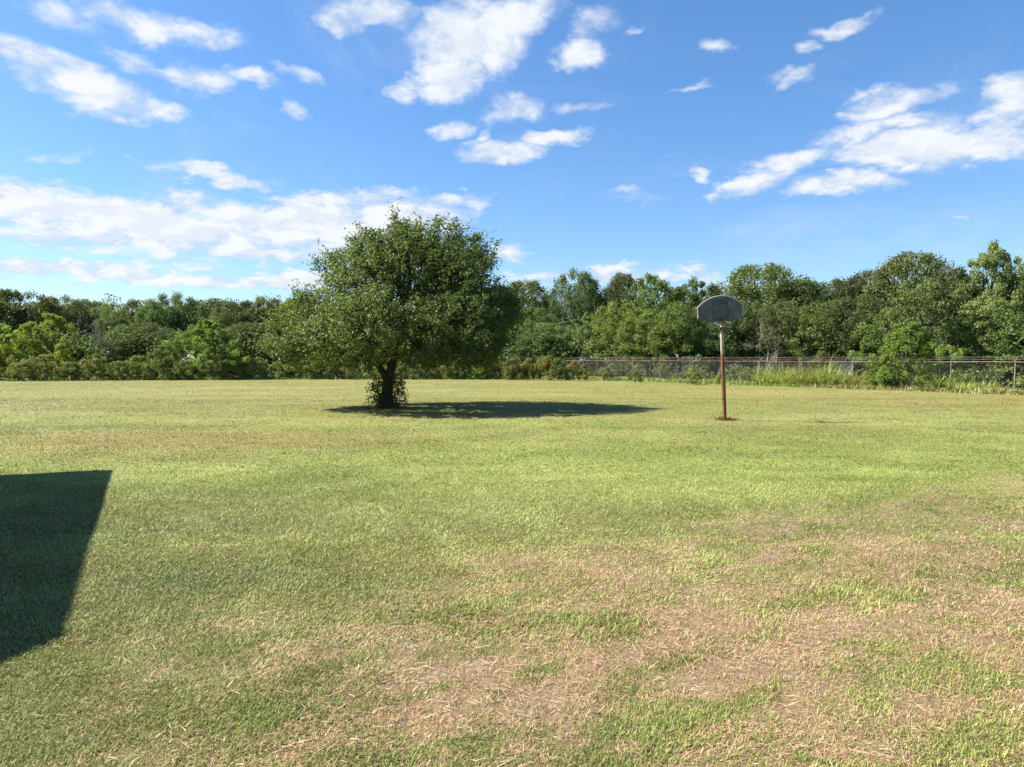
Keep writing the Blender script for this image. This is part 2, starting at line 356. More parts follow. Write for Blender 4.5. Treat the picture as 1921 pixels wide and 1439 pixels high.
def blades(pos, length, width, az, lean, bend, col, seg2=True):
    """curved flat blades; pos (n,3)"""
    n = len(pos); h = np.stack([np.cos(az), np.sin(az), np.zeros(n)], 1)
    s = np.stack([-np.sin(az), np.cos(az), np.zeros(n)], 1); up = np.array((0, 0, 1.))
    d1 = h * np.sin(lean)[:, None] + up * np.cos(lean)[:, None]
    l2 = np.minimum(lean + bend, 1.75); d2 = h * np.sin(l2)[:, None] + up * np.cos(l2)[:, None]
    w = (s * width[:, None]) / 2; Lh = length[:, None]
    if seg2:
        m1 = pos + d1 * Lh * .55; tip = m1 + d2 * Lh * .45
        V = np.stack([pos - w, pos + w, m1 + w * .85, m1 - w * .85, tip], 1).reshape(-1, 3)
        b = np.arange(n)[:, None] * 5
        return V, [b + np.array([[0, 1, 2, 3]]), b + np.array([[3, 2, 4]])], np.repeat(col, 5, 0)
    tip = pos + (d1 + d2) * .5 * Lh
    V = np.stack([pos - w, pos + w, tip], 1).reshape(-1, 3); b = np.arange(n)[:, None] * 3
    return V, [b + np.array([[0, 1, 2]])], np.repeat(col, 3, 0)

def scatter(r, y0, y1, dens, ratio=.82, pad=3.4):
    ny = 400; ys = np.linspace(y0, y1, ny); wd = 2 * (ratio * ys + pad); n = int(((wd[1:] + wd[:-1]).sum() / 2 * (ys[1] - ys[0])) * dens)
    cdf = np.cumsum(wd); cdf /= cdf[-1]; y = np.interp(r.random(n), cdf, ys); x = (r.random(n) * 2 - 1) * (ratio * y + pad)
    return x, y
parts = []
for (y0, y1, dens, ln, wd, seg2) in ((2.2, 4.6, 13500, .036, .0034, True), (4.6, 7.5, 7000, .036, .0047, True), (7.5, 12, 2600, .036, .009, False), (12, 20, 1000, .032, .014, False), (20, 34, 360, .028, .022, False), (34, 64, 90, .026, .036, False)):
    r = rng(int(y0 * 10)); x, y = scatter(r, y0, y1, dens); n = len(x)
    d = dryness(x, y) * sstep(60, 20, y); tall = fbm(x * 2.2, y * 2.2, 66, 3)
    isdry = r.random(n) < np.clip(d * 1.1 + .06, .14, .80)
    bare = r.random(n) < sstep(.62, .95, d) * .55
    keep = ~bare; x, y, d, tall, isdry = x[keep], y[keep], d[keep], tall[keep], isdry[keep]; n = len(x)
    length = ln * (.55 + .9 * r.random(n)) * (.6 + .9 * tall) * np.where(isdry, 1.05, 1.0)
    lean = np.where(isdry, .9 + .6 * r.random(n), .25 + .8 * r.random(n)); bend = .2 + .7 * r.random(n)
    swirl = fbm(x * .9, y * .9, 71, 2) * 14
    azm = np.where(r.random(n) < .72, r.random(n) * 6.283, swirl + r.normal(0, .5, n))
    g = lawn_colour(x, y) * (.58 + .74 * r.random(n))[:, None]
    g[:, 0] *= .90 + .3 * r.random(n); g = g * (1.52 if y0 < 8 else 1.0 if y0 < 13 else .92)
    tt = r.random(n)[:, None]; s = (STRAW * tt + RUST * (1 - tt)) * (.5 + .75 * r.random(n))[:, None]
    rusty = sstep(.36, .62, fbm(x * .7, y * .7, 29, 3))[:, None]; s = s + (RUST * 1.05 - s) * rusty * .65
    colr = np.where(isdry[:, None], s, g)
    parts.append(blades(np.stack([x, y, gz(x, y) - .003], 1), length, wd * (.6 + .8 * r.random(n)) * np.where(isdry, .8, 1), azm, lean, bend, colr, seg2))
# long loose straw lying on the worn places
r = rng(501); x, y = scatter(r, 2.2, 9, 330); d = dryness(x, y); k = r.random(len(x)) < np.clip(d - .15, .01, 1); x, y = x[k], y[k]; n = len(x)
az0 = fbm(x * 1.3, y * 1.3, 88, 2) * 12 + r.normal(0, .6, n)
parts.append(blades(np.stack([x, y, gz(x, y) + .008 + .02 * r.random(n)], 1), .035 + .075 * r.random(n) ** 2, .0022 + .0022 * r.random(n), az0, 1.30 + .25 * r.random(n), r.normal(.1, .1, n), STRAW * (.65 + .7 * r.random(n))[:, None]))
V = []; Fs = {3: [], 4: []}; C = []; off = 0
for v, fs, c in parts:
    V.append(v); C.append(c)
    for f in fs: Fs[f.shape[1]].append(f + off)
    off += len(v)
tag(mesh_np('lawn_grass', np.concatenate(V), [np.concatenate(Fs[4]), np.concatenate(Fs[3])], mg, col=np.concatenate(C)),
    'short mown lawn grass, green with straw coloured worn patches', 'grass', kind='stuff')

# ------------------------------------------------------------------ foliage
def leaf_cards(c, nrm, size, r, ratio=.62, jitter=.7):
    """rhombic leaves folded on their midrib; c (n,3), nrm (n,3) preferred facing"""
    n = len(c); nn = nrm + r.normal(0, jitter, (n, 3)); nn /= np.linalg.norm(nn, axis=1)[:, None] + 1e-9
    a = np.cross(nn, r.normal(0, 1, (n, 3))); a /= np.linalg.norm(a, axis=1)[:, None] + 1e-9; b = np.cross(nn, a)
    s = size[:, None] / 2
    V = np.stack([c - a * s, c + b * s * ratio + nn * s * .22, c + a * s, c - b * s * ratio + nn * s * .22], 1).reshape(-1, 3)
    i = np.arange(n)[:, None] * 4
    return V, i + np.array([[0, 1, 2, 3]])
def clumpy(r, centres, radii, per, size, up=.5, squash=.75, shell=.15, centre0=None, tints=None):
    """leaves on the outer part of every clump"""
    k = np.repeat(np.arange(len(centres)), per); n = len(k)
    d = r.normal(0, 1, (n, 3)); d /= np.linalg.norm(d, axis=1)[:, None]
    rad = radii[k] * (shell + (1 - shell) * r.random(n) ** .6)
    wob = 1 + .35 * np.sin(d[:, 0] * 5 + k * 1.7) * np.cos(d[:, 1] * 4 + k) * np.sin(d[:, 2] * 6 + 2.1 * k)
    p = centres[k] + d * (rad * wob)[:, None] * np.array((1, 1, squash))
    nrm = d + np.array((0, 0, up))
    V, Fq = leaf_cards(p, nrm, size * (.6 + .8 * r.random(n)), r)
    ct = (r.random(len(centres)) if tints is None else tints)
    t = np.clip(.45 * ct[k] + .55 * r.random(n), 0, 1)
    return V, Fq, np.repeat(t, 4)
def limb_path(a, b, r, n=5, sag=.1, wob=.06):
    a = np.array(a, float); b = np.array(b, float); t = np.linspace(0, 1, n)[:, None]; Ln = np.linalg.norm(b - a)
    P = a + (b - a) * t; P[:, 2] += np.sin(t[:, 0] * np.pi) * sag * Ln
    P[1:-1] += r.normal(0, wob * Ln * .5, (n - 2, 3)); return P

def make_tree(name, seed, H=10.0, R=4.2, z0=.12, nclump=70, per=170, leaf=.26, cr=(.8, 1.35), mat='oak_leaf', profile='oak', trunk_r=.22, bark='bark'):
    """one tree: Empty > crown, trunk"""
    r = rng(seed); t = empty(name, (0, 0, -500))
    C = []
    while len(C) < nclump:
        u = r.random(); th = r.random() * 6.283
        zz = z0 + (1 - z0) * u
        if profile == 'oak':      # dome with most boughs ending on its surface
            d = r.normal(0, 1, 3); d /= np.linalg.norm(d)
            if d[2] < -.55: continue
            lump = 1 + .16 * math.sin(math.atan2(d[1], d[0]) * 3 + seed) + .12 * math.sin(5 * d[2] + seed * 1.7 + 2 * math.atan2(d[1], d[0]))
            q = lump * (.92 + .10 * r.random() if r.random() < .72 else .35 + .5 * r.random())
            C.append((d[0] * q * R, d[1] * q * R, H * .47 + d[2] * min(q, .93 + .04 * r.random()) * H * .46)); continue
        if profile == 'oak': prof = math.sqrt(max(.02, 1 - ((u - .42) / .66) ** 2))
        elif profile == 'round': prof = math.sqrt(max(0, 1 - (2 * u - .85) ** 2 * .9))
        elif profile == 'cone': prof = (1 - u) ** .8 + .08
        elif profile == 'column': prof = .75 - .3 * abs(u - .4)
        else: prof = max(.1, 1 - u ** 2.2) ** .6
        lump = 1 + .22 * math.sin(th * 3 + seed) + .15 * math.sin(th * 5 + 2 * seed + u * 4)
        rr = R * prof * lump * (.15 + .85 * r.random() ** .45)
        C.append((rr * math.cos(th) , rr * math.sin(th), zz * (H - cr[1] * .6)))
    C = np.array(C); rad = cr[0] + (cr[1] - cr[0]) * r.random(len(C))
    rad *= np.where(C[:, 2] > .8 * H, .8, 1)
    V, Fq, tt = clumpy(r, C, rad, per, leaf, tints=None)
    V[:, 2] = np.maximum(V[:, 2], .02)
    mesh_np('crown', V, Fq, M[mat], t, attrs={'t': tt})
    b = MB(); hz = H * .55
    P = limb_path((0, 0, -.1), (r.normal(0, .3), r.normal(0, .3), hz), r, 7, 0, .03)
    b.tube(P, np.linspace(trunk_r, trunk_r * .45, 7), 7)
    for k in range(14):
        q = P[2 + k % 5]; e = C[r.integers(len(C))]
        b.tube(limb_path(q, e, r, 5, .05), np.linspace(trunk_r * .42, .025, 5), 5)
    b.build('trunk', M[bark], t)
    return t
def copy_tree(o):
    c = o.copy(); COL.objects.link(c)
    for ch in list(o.children):
        d = ch.copy(); COL.objects.link(d); d.parent = c
    return c

PROTO = {}; USED = {}
def proto(kind, i):
    key = (kind, i)
    if key in PROTO: return PROTO[key]
    if kind == 'oak': o = make_tree('oak_tree', 100 + i, 10, 4.2, .10, 300, 95, .20, (.6, 1.05))
    elif kind == 'bright': o = make_tree('leafy_tree', 200 + i, 10, 4.0, .06, 190, 115, .21, (.5, 1.0), mat='bright_leaf')
    elif kind == 'pale': o = make_tree('leafy_tree', 250 + i, 10, 4.6, .06, 220, 130, .19, (.4, .85), mat='pale_leaf', profile='round')
    elif kind == 'willow': o = make_tree('willow_tree', 300 + i, 6, 2.6, .05, 110, 170, .13, (.25, .6), mat='willow_leaf', profile='dome', trunk_r=.12)
    elif kind == 'cedar': o = make_tree('cedar_tree', 350 + i, 7, 2.2, .05, 70, 230, .14, (.4, .7), mat='cedar_leaf', profile='cone', trunk_r=.14)
    elif kind == 'lime': o = make_tree('leafy_tree', 280 + i, 6, 3.6, .05, 150, 110, .17, (.28, .55), mat='lime_leaf', profile='dome', trunk_r=.12)
    elif kind == 'bush': o = make_tree('bush', 400 + i, 2.6, 2.2, .02, 75, 100, .14, (.18, .55), mat='brush_leaf', profile='dome', trunk_r=.05)
    elif kind == 'gbush': o = make_tree('bush', 450 + i, 2.6, 2.0, .02, 70, 100, .15, (.18, .5), mat='bright_leaf', profile='dome', trunk_r=.05)
    elif kind == 'sumac': o = make_tree('sumac_bush', 500 + i, 2.2, 1.5, .04, 28, 90, .16, (.3, .5), mat='sumac_leaf', profile='dome', trunk_r=.04)
    PROTO[key] = o; USED[key] = False
    return o
BASE = {'oak': (10, 4.6), 'bright': (10, 4.5), 'pale': (10, 5.2), 'willow': (6, 3.0), 'lime': (6, 3.8), 'cedar': (7, 2.4), 'bush': (2.6, 2.4), 'gbush': (2.6, 2.2), 'sumac': (2.2, 1.7)}
CAT = {'oak': 'tree', 'bright': 'tree', 'pale': 'tree', 'willow': 'tree', 'lime': 'tree', 'cedar': 'tree', 'bush': 'bush', 'gbush': 'bush', 'sumac': 'bush'}
rr_ = random.Random(8)
def plant(kind, i, px, ytop, D, hw, label, group=None):
    o = proto(kind, i); key = (kind, i)
    if USED[key]: o = copy_tree(o)
    USED[key] = True
    H, R = BASE[kind]; h = zat(ytop, D) * 1.02; w = hw / F * D * (1.3 if kind in ('oak', 'bright') else 1.1)
    o.location = (xat(px, D), D, 0); o.rotation_euler = (0, 0, rr_.random() * 6.28); o.scale = (w / R, w / R, h / H)
    tag(o, label, CAT[kind], group); return o

# ---- trees: px, top py, distance, half width px
WOOD = 'trees of the wood beyond the lawn'
LT = [ # kind, proto, px, ytop, D, hw, label
 ('oak', 0, -60, 530, 84, 75, 'dark oak tree at the far left, cut off by the left side of the photo'),
 ('oak', 1, 28, 534, 88, 62, 'tall dark oak whose crown stands highest at the left end of the tree line'),
 ('oak', 2, 112, 548, 92, 45, 'dark oak with flat top standing just behind the pale yellow-green willow'),
 ('oak', 3, 165, 553, 96, 40, 'oak rising behind the gap with thin bare trunks, right of the willow'),
 ('oak', 0, 215, 560, 94, 40, 'low-topped oak at the dip in the left tree line'),
 ('oak', 1, 268, 555, 92, 42, 'dark oak directly left of the tallest crown of the left tree line'),
 ('oak', 2, 325, 543, 90, 45, 'oak with the tallest knobbly crown, above the bright green tree by the lawn'),
 ('oak', 3, 398, 553, 92, 50, 'rounded dark oak behind the bright green tree by the lawn'),
 ('oak', 1, 445, 557, 86, 46, 'grey-green oak between the bright green tree and the lone lawn tree'),
 ('oak', 2, 500, 550, 88, 50, 'wide oak just left of the lone lawn tree, meeting its lower branches'),
 ('oak', 0, 555, 552, 90, 50, 'oak half hidden behind the left lower branches of the lone lawn tree'),
 ('oak', 3, 625, 558, 92, 52, 'oak hidden behind the left half of the lone lawn tree'),
 ('oak', 1, 700, 556, 92, 52, 'oak hidden right behind the trunk side of the lone lawn tree'),
 ('oak', 2, 780, 552, 90, 52, 'oak hidden behind the middle right of the lone lawn tree'),
 ('oak', 0, 850, 545, 88, 55, 'oak hidden behind the right half of the lone lawn tree'),
 ('oak', 3, 925, 528, 84, 55, 'oak peeking out just behind the right edge of the lone lawn tree'),
 # middle layer, left
 ('willow', 0, 5, 606, 70, 55, 'bright yellow-green shrubby willow at the left edge of the photo'),
 ('willow', 1, 58, 603, 72, 38, 'yellow-green willow between the left edge and the tallest willow'),
 ('willow', 2, 102, 586, 75, 42, 'tallest and palest yellow-green willow in front of the dark oaks'),
 ('willow', 0, 122, 628, 70, 22, 'small yellow-green sapling right in front of the dark cedar'),
 ('cedar', 0, 156, 592, 78, 32, 'very dark cedar tree right of the pale yellow-green willow'),
 ('bright', 0, 215, 588, 80, 38, 'mid green tree between the thin bare trunks and the dark shady oak'),
 ('oak', 2, 272, 600, 78, 55, 'low shady oak with deep dark hollow, left of the bright green tree'),
 ('lime', 0, 396, 600, 66, 68, 'bright green spreading tree standing at the edge of the lawn, left of the lone tree'),
 ('oak', 3, 470, 600, 76, 50, 'low dark tree between the bright green tree and the lone lawn tree'),
 ('oak', 0, 560, 610, 76, 50, 'low dark tree behind the left lower branches of the lone lawn tree'),
 ('bright', 2, 650, 612, 78, 50, 'low green tree hidden behind the lone lawn tree, left of its trunk'),
 ('oak', 1, 760, 610, 78, 55, 'low dark tree behind the lone lawn tree, right of its trunk'),
 ('oak', 2, 870, 600, 76, 55, 'low dark tree behind the right lower branches of the lone lawn tree'),
 # right wood, back row
 ('oak', 1, 985, 516, 84, 52, 'grey-green oak with rounded top between the lone lawn tree and the dead grey tree'),
 ('oak', 2, 1085, 497, 80, 42, 'dark oak with knobbly top standing behind the dead grey tree'),
 ('oak', 0, 1130, 530, 82, 40, 'oak in the sky gap directly right of the dead grey tree'),
 ('oak', 3, 1170, 502, 78, 34, 'narrow dark oak second to the right of the dead grey tree'),
 ('bright', 0, 1222, 506, 74, 46, 'tall mid green oak left of the basketball goal'),
 ('bright', 1, 1300, 512, 72, 48, 'bright leafy oak right behind the left side of the basketball backboard'),
 ('oak', 1, 1428, 486, 74, 80, 'broad round-topped oak rising right above the basketball backboard'),
 ('oak', 3, 1500, 516, 72, 50, 'oak on the right shoulder of the broad round-topped oak'),
 ('oak', 0, 1562, 512, 70, 50, 'oak of even height midway between the round-topped oak and the tallest dark oak'),
 ('oak', 2, 1622, 498, 68, 46, 'oak with stepped top just left of the tallest dark oak'),
 ('oak', 3, 1705, 462, 66, 66, 'tallest dark oak with sky showing through its top, right of centre right'),
 ('oak', 1, 1775, 490, 62, 50, 'dark oak filling the dip between the two tallest trees at right'),
 ('pale', 0, 1858, 454, 60, 72, 'tall light green tree near the right edge, highest in the wood'),
 ('oak', 0, 1960, 480, 58, 75, 'tree cut off by the right edge of the photo'),
 ('oak', 2, 2080, 470, 56, 80, 'oak just outside the right edge of the photo'),
 # right wood, front row behind the fence
 ('bright', 2, 1000, 570, 76, 42, 'bright green lower tree between the lone lawn tree and the dead grey tree'),
 ('oak', 3, 1030, 600, 73, 45, 'low grey-green tree under the dead grey tree'),
 ('pale', 1, 1100, 585, 71, 42, 'olive green tree in front of the dead grey tree, above the start of the fence'),
 ('bright', 0, 1160, 560, 69, 45, 'leafy green tree above the fence, third crown left of the goal pole'),
 ('bright', 1, 1215, 575, 66, 45, 'dense green tree above the fence, second crown left of the goal pole'),
 ('bright', 2, 1275, 560, 64, 50, 'brightest green tree, directly left of the basketball goal pole'),
 ('oak', 1, 1345, 575, 63, 48, 'dark tree directly behind the basketball goal pole'),
 ('oak', 2, 1405, 560, 62, 45, 'dark tree behind the small bare grey tree, right of the goal'),
 ('oak', 0, 1470, 555, 60, 50, 'dense oak just right of the small bare grey tree'),
 ('bright', 0, 1535, 560, 58, 52, 'green tree above the middle of the tall grass clumps'),
 ('oak', 3, 1600, 545, 56, 55, 'dense dark green tree left of the big pale tree that leans over the fence'),
 ('bright', 2, 1665, 570, 53, 50, 'green tree between the dense dark tree and the big pale tree'),
 ('pale', 2, 1740, 520, 50, 85, 'big pale green tree spreading behind the fence at right'),
 ('pale', 0, 1850, 545, 50, 75, 'wide pale tree with drooping branches above the clear stretch of fence'),
 ('bright', 1, 1940, 600, 47, 60, 'bright green tree above the last fence post at the right edge'),
]
for kind, i, px, yt, D, hw, lab in LT:
    plant(kind, i, px, yt, D, hw, lab, WOOD if kind in ('oak', 'bright', 'pale') else None)

# ---- brush along the far edge of the lawn
LB = [(-70, 662, 62, 50), (-10, 656, 62, 42), (42, 672, 61, 30), (88, 660, 62, 42), (134, 678, 62, 28), (178, 661, 63, 38), (222, 674, 62.5, 30), (262, 665, 64, 34), (302, 652, 64, 42),
      (348, 672, 63.5, 30), (430, 662, 65, 38), (482, 668, 66, 34), (525, 676, 66, 30), (565, 676, 66, 32), (610, 672, 66, 32), (652, 674, 66, 30), (695, 670, 66, 34), (742, 676, 66, 32), (790, 672, 66, 32), (835, 676, 66, 30), (872, 668, 66, 32), (905, 664, 66, 28), (942, 666, 66, 26)]
ORD = ['first', 'second', 'third', 'fourth', 'fifth', 'sixth', 'seventh', 'eighth', 'ninth', 'tenth']
for k, (px, yt, D, hw) in enumerate(LB):
    kind = 'gbush' if k in (12, 14, 16, 20, 21) else 'bush'
    if k < 10: lab = f'{ORD[k]} dense bush from the left along the far lawn edge, leaves {"tinged purple-brown" if kind == "bush" else "fresh green"}'
    elif k < 16: lab = f'{ORD[k - 10]} bush in the row between the bright green tree and the lone tree trunk'
    else: lab = f'{ORD[k - 16]} bush of the row right of the lone tree trunk, {"green" if kind == "gbush" else "olive brown"} leaves'
    plant(kind, k % 3, px, yt, D, hw, lab, 'bushes along the far edge of the lawn')
SM = [(965, 668, 64.5, 24), (992, 670, 64, 20), (1020, 668, 64, 22), (1048, 668, 63, 22), (1078, 674, 62.5, 20), (1100, 690, 62, 12), (1192, 694, 58, 14), (1300, 690, 52, 17), (1350, 698, 50.5, 9), (1140, 686, 61.5, 11)]
for k, (px, yt, D, hw) in enumerate(SM):
    lab = f'{ORD[k]} red and yellow tinged sumac of the clump between lone tree and fence' if k < 6 else \
        ['orange-leaved sapling by the fence post left of centre of the fence', 'small bush with reddish leaves by the fence left of the goal pole', 'low dark green sapling at the fence just right of the goal pole', 'small yellow-green sapling near the left end of the fence'][k - 6]
    plant('sumac', k % 3, px, yt, D, hw, lab, 'sumac bushes at the lawn edge' if k < 6 else None)
# shrubs in front of the fence at right
plant('lime', 0, 1702, 605, 43.8, 70, 'leafy shrub mass growing through the fence below the big pale tree', None)
plant('gbush', 1, 1775, 645, 42.3, 50, 'green shrub in front of the fence with long grass at its foot', None)
plant('gbush', 2, 1655, 690, 44.5, 30, 'low shrub in front of the fence left of the leafy shrub mass', None)
plant('bush', 1, 1540, 655, 51, 28, 'yellow-green round bush behind the fence above the tall grass clumps', None)

# ---- far-off wood closing the gaps, reads as one mass
r = rng(77); Cs = []
for px in range(-260, 2200, 26):
    D = 106 if px < 900 else 106 - (px - 900) * .030
    top = 578 if px < 880 else 572 - (px - 880) * .05
    for q in range(10): Cs.append((xat(px + r.normal(0, 12), D), D + r.normal(0, 3), r.random() ** .8 * zat(top + r.normal(0, 6), D)))
for k in range(460):   # undergrowth between the trunks
    px = r.random() * 2300 - 200; D = 74 if px < 950 else 74 - (px - 950) * .026
    Cs.append((xat(px, D), D + r.normal(0, 1.5), r.random() * 4.4))
Cs = np.array(Cs); V, Fq, tt = clumpy(r, Cs, 1.2 + .7 * r.random(len(Cs)), 120, .30)
tag(mesh_np('distant_wood', V, Fq, M['oak_leaf'], attrs={'t': tt * .6}), 'far dark wood and undergrowth behind the rows of oaks', 'woodland', kind='stuff')

r = rng(91); q = r.random(150) * 44 - 5; o_ = 1.6 + 3.4 * r.random(150)
Cs = np.stack([27.85 - .5895 * q + .8077 * o_, 38.3 + .8077 * q + .5895 * o_, .15 + 1.3 * r.random(150) ** 1.4], 1)
V, Fq, tt = clumpy(r, Cs, .35 + .45 * r.random(150), 80, .16)
V[:, 2] = np.maximum(V[:, 2], .02)
tag(mesh_np('undergrowth', V, Fq, M['brush_leaf'], attrs={'t': tt}), 'tangled low undergrowth seen through the chain-link fence', 'undergrowth', kind='stuff')

# ---- dead grey trees
def dead_tree(px, base_py_D, ytop, seed, label, spread, rs=1.0, name='dead_tree'):
    D = base_py_D; r = rng(seed); b = MB(); H = zat(ytop, D); t = empty(name, (xat(px, D), D, 0))
    P = limb_path((0, 0, -.1), (.2, 0, H * .5), r, 5, 0, .03); b.tube(P, np.linspace(.13, .06, 5) * rs, 7)
    def grow(p, d, ln, rad, lev):
        q = p + d * ln; path = limb_path(p, q, r, 5, .04, .12)
        b.tube(path, np.linspace(rad, rad * .45, 5), 5)
        if lev >= 4: return
        for k in range(3 if lev < 3 else 4):
            nd = d + r.normal(0, .6, 3); nd[2] += .12; nd /= np.linalg.norm(nd)
            grow(path[2 + k % 3], nd, ln * (.55 + .25 * r.random()), rad * .55, lev + 1)
    for k in range(6):
        a = k * 1.05 + r.random(); d = np.array((math.cos(a) * spread, math.sin(a) * spread * .6 - .15, .9)); d /= np.linalg.norm(d)
        grow(P[1 + k % 4], d, H * .26, .045 * rs, 1)
    b.build('trunk', M['bark_grey'], t)
    return tag(t, label, 'tree')
dead_tree(1098, 72.6, 530, 3, 'dead grey leafless tree standing out against the green wood', 1.0)
dead_tree(1437, 58, 600, 5, 'small bare grey tree behind the fence right of the goal', .7)
dead_tree(190, 73, 572, 8, 'thin bare trunks and twigs between the cedar and the mid green tree', .35)

# ------------------------------------------------------------------ lone tree on the lawn
def hero():
    r = rng(2024); bx, by = ground(727, 765); D = by
    t = empty('lawn_tree', (bx, by, 0)); tag(t, 'lone broad leafy tree with short dark trunk standing on the lawn', 'tree')
    S = D / F
    def P(px, py, dy): return np.array(((px - 727) * S, dy, CAMZ + (673 - py) * S))
    lobes = [ # px, py, radius px, depth offset m
     (755, 470, 40, 0), (812, 466, 36, .8), (862, 482, 34, -.3), (704, 484, 38, -.6), (886, 505, 30, .6), (655, 508, 32, .3), (750, 420, 17, 0), (705, 436, 15, -.4), (672, 446, 13, .2), (786, 416, 14, .5), (850, 424, 14, .2), (888, 442, 15, .3), (910, 474, 13, .3), (608, 492, 12, .2), (628, 484, 15, 0), (820, 425, 14, -.5), (760, 438, 24, .2), (848, 446, 18, .4), (722, 452, 20, 0), (770, 520, 85, -.4), (850, 545, 72, -1.0), (700, 545, 68, -1.5),
     (640, 560, 46, 1.0), (600, 590, 46, -.2), (560, 620, 46, .6), (545, 640, 36, -.6), (532, 612, 30, .2), (575, 575, 24, 0), (600, 645, 46, -1.6), (660, 635, 52, -2.6), (730, 620, 62, -3.2), (800, 630, 58, -3.0), (870, 620, 58, -2.4),
     (920, 580, 52, .4), (932, 560, 32, 1.0), (922, 622, 40, -.6), (895, 650, 36, .8), (962, 600, 14, 0), (578, 655, 24, 1.0), (620, 670, 26, .4), (700, 665, 28, -2.0), (790, 660, 34, 0), (860, 662, 30, -1.2),
     (700, 600, 60, 2.2), (780, 590, 80, 3.0), (860, 580, 66, 2.4), (800, 640, 50, 2.8), (700, 650, 45, 2.6), (620, 620, 50, 2.2), (910, 640, 40, 2.2), (770, 480, 58, 1.8), (850, 500, 50, 2.0), (700, 510, 48, 1.4)]
    C = np.array([P(a, b + (17 if b < 470 and a > 630 else 9 if b < 500 else 0), d) for a, b, c, d in lobes]); Rr = np.array([c * S for a, b, c, d in lobes])
    mid = P(760, 600, 0)
    # sprigs of leaves spread over the lobes, leaning outward
    wt = Rr ** 1.75; wt /= wt.sum(); ns = 5600; k = r.choice(len(C), ns, p=wt)
    d = r.normal(0, 1, (ns, 3)); d /= np.linalg.norm(d, axis=1)[:, None]
    pos = C[k] + d * (Rr[k] * (.35 + .65 * r.random(ns) ** .45))[:, None]
    out = pos - mid; out /= np.linalg.norm(out, axis=1)[:, None]
    keep = pos[:, 2] > 1.62 + .22 * r.random(ns) + .10 * (np.hypot(pos[:, 0], pos[:, 1]) < 1.4)
    pos, out, k = pos[keep], out[keep], k[keep]; ns = len(pos)
    axis_ = out + r.normal(0, .5, (ns, 3)) + np.array((0, 0, .35)); axis_ /= np.linalg.norm(axis_, axis=1)[:, None]
    per = 28; j = np.repeat(np.arange(ns), per); n = len(j)
    u = r.random(n); ln = ((.30 + .34 * r.random(ns)) * np.where(r.random(ns) < .12, 1.9, 1))[j]
    c = pos[j] + axis_[j] * (u * ln)[:, None] + r.normal(0, .075, (n, 3)) * (1.15 - .5 * u)[:, None]
    ok = c[:, 2] > 1.5; c, j, st, lt, tt, n = c[ok], j[ok], 0, 0, None, int(ok.sum())
    V, Fq = leaf_cards(c, out[j] * .5 + np.array((0, 0, .55)), .070 + .048 * r.random(n), r, .7, .75)
    ls = r.random(ns); lc = r.random(len(C)); st = ls[j]; lt = lc[k[j]]; tt = np.clip(.25 * st + .25 * lt + .5 * r.random(n), 0, 1)
    mesh_np('crown', V, Fq, M['hero_leaf'], t, attrs={'t': np.repeat(tt, 4)})
    b = MB()
    T0 = [(-.02, 0, -.15), (0, 0, .0), (-.02, .0, .35), (.0, 0, .75), (.05, 0, 1.12)]
    b.tube(T0, [.42, .34, .25, .21, .23], 14)
    forks = [((.05, 0, 1.0), (-.42, -.05, 2.0), .15), ((.06, 0, 1.0), (.28, .05, 2.1), .17), ((.04, .05, 1.1), (.02, .5, 2.3), .10)]
    ends = []
    for a, e, rad in forks:
        pp = limb_path(a, e, r, 6, .0, .06); b.tube(pp, np.linspace(rad, rad * .75, 6), 10); ends.append((pp, rad * .75))
    for q in range(len(C)):
        fi = int(np.argmin([np.linalg.norm(C[q] - e[0][-1]) + r.random() for e in ends])); pp, rad = ends[fi]
        path = limb_path(pp[-1 - (q % 2)], C[q], r, 7, .10, .07); b.tube(path, np.linspace(rad * .55, .018, 7), 6)
        for w in range(5):
            s0 = path[2 + w % 5]; e = C[q] + r.normal(0, 1, 3) * Rr[q] * .55
            b.tube(limb_path(s0, e, r, 4, .05, .08), np.linspace(.03, .006, 4), 4, False)
    b.build('trunk', M['bark'], t, True)
    # leafy shoots round the foot of the trunk
    ns = 240; a = r.random(ns) * 6.283; rad = .22 + .62 * r.random(ns) ** .8; h = r.random(ns) ** .8 * 1.05
    cen = np.stack([np.cos(a) * rad * (1.05 - .25 * h), np.sin(a) * rad * .9, .08 + h * .98], 1); cen[:, 0] += np.where(cen[:, 0] > .25, -.03, -.05)
    j = np.repeat(np.arange(ns), 9); n = len(j); c = cen[j] + r.normal(0, .07, (n, 3)); c[:, 2] = np.abs(c[:, 2])
    V, Fq = leaf_cards(c, np.array((0, 0, .5)) + c * .6, .07 + .05 * r.random(n), r, .6, .8)
    sh = mesh_np('basal_shoots', V, Fq, M['hero_leaf'], t, attrs={'t': np.repeat(r.random(n) * .5, 4)})
    b2 = MB()
    for q in range(40): b2.tube(limb_path((cen[q][0] * .4, cen[q][1] * .4, 0), cen[q], r, 4, .05), np.linspace(.012, .004, 4), 4, False)
    b2.build('stems', M['bark'], sh)
hero()

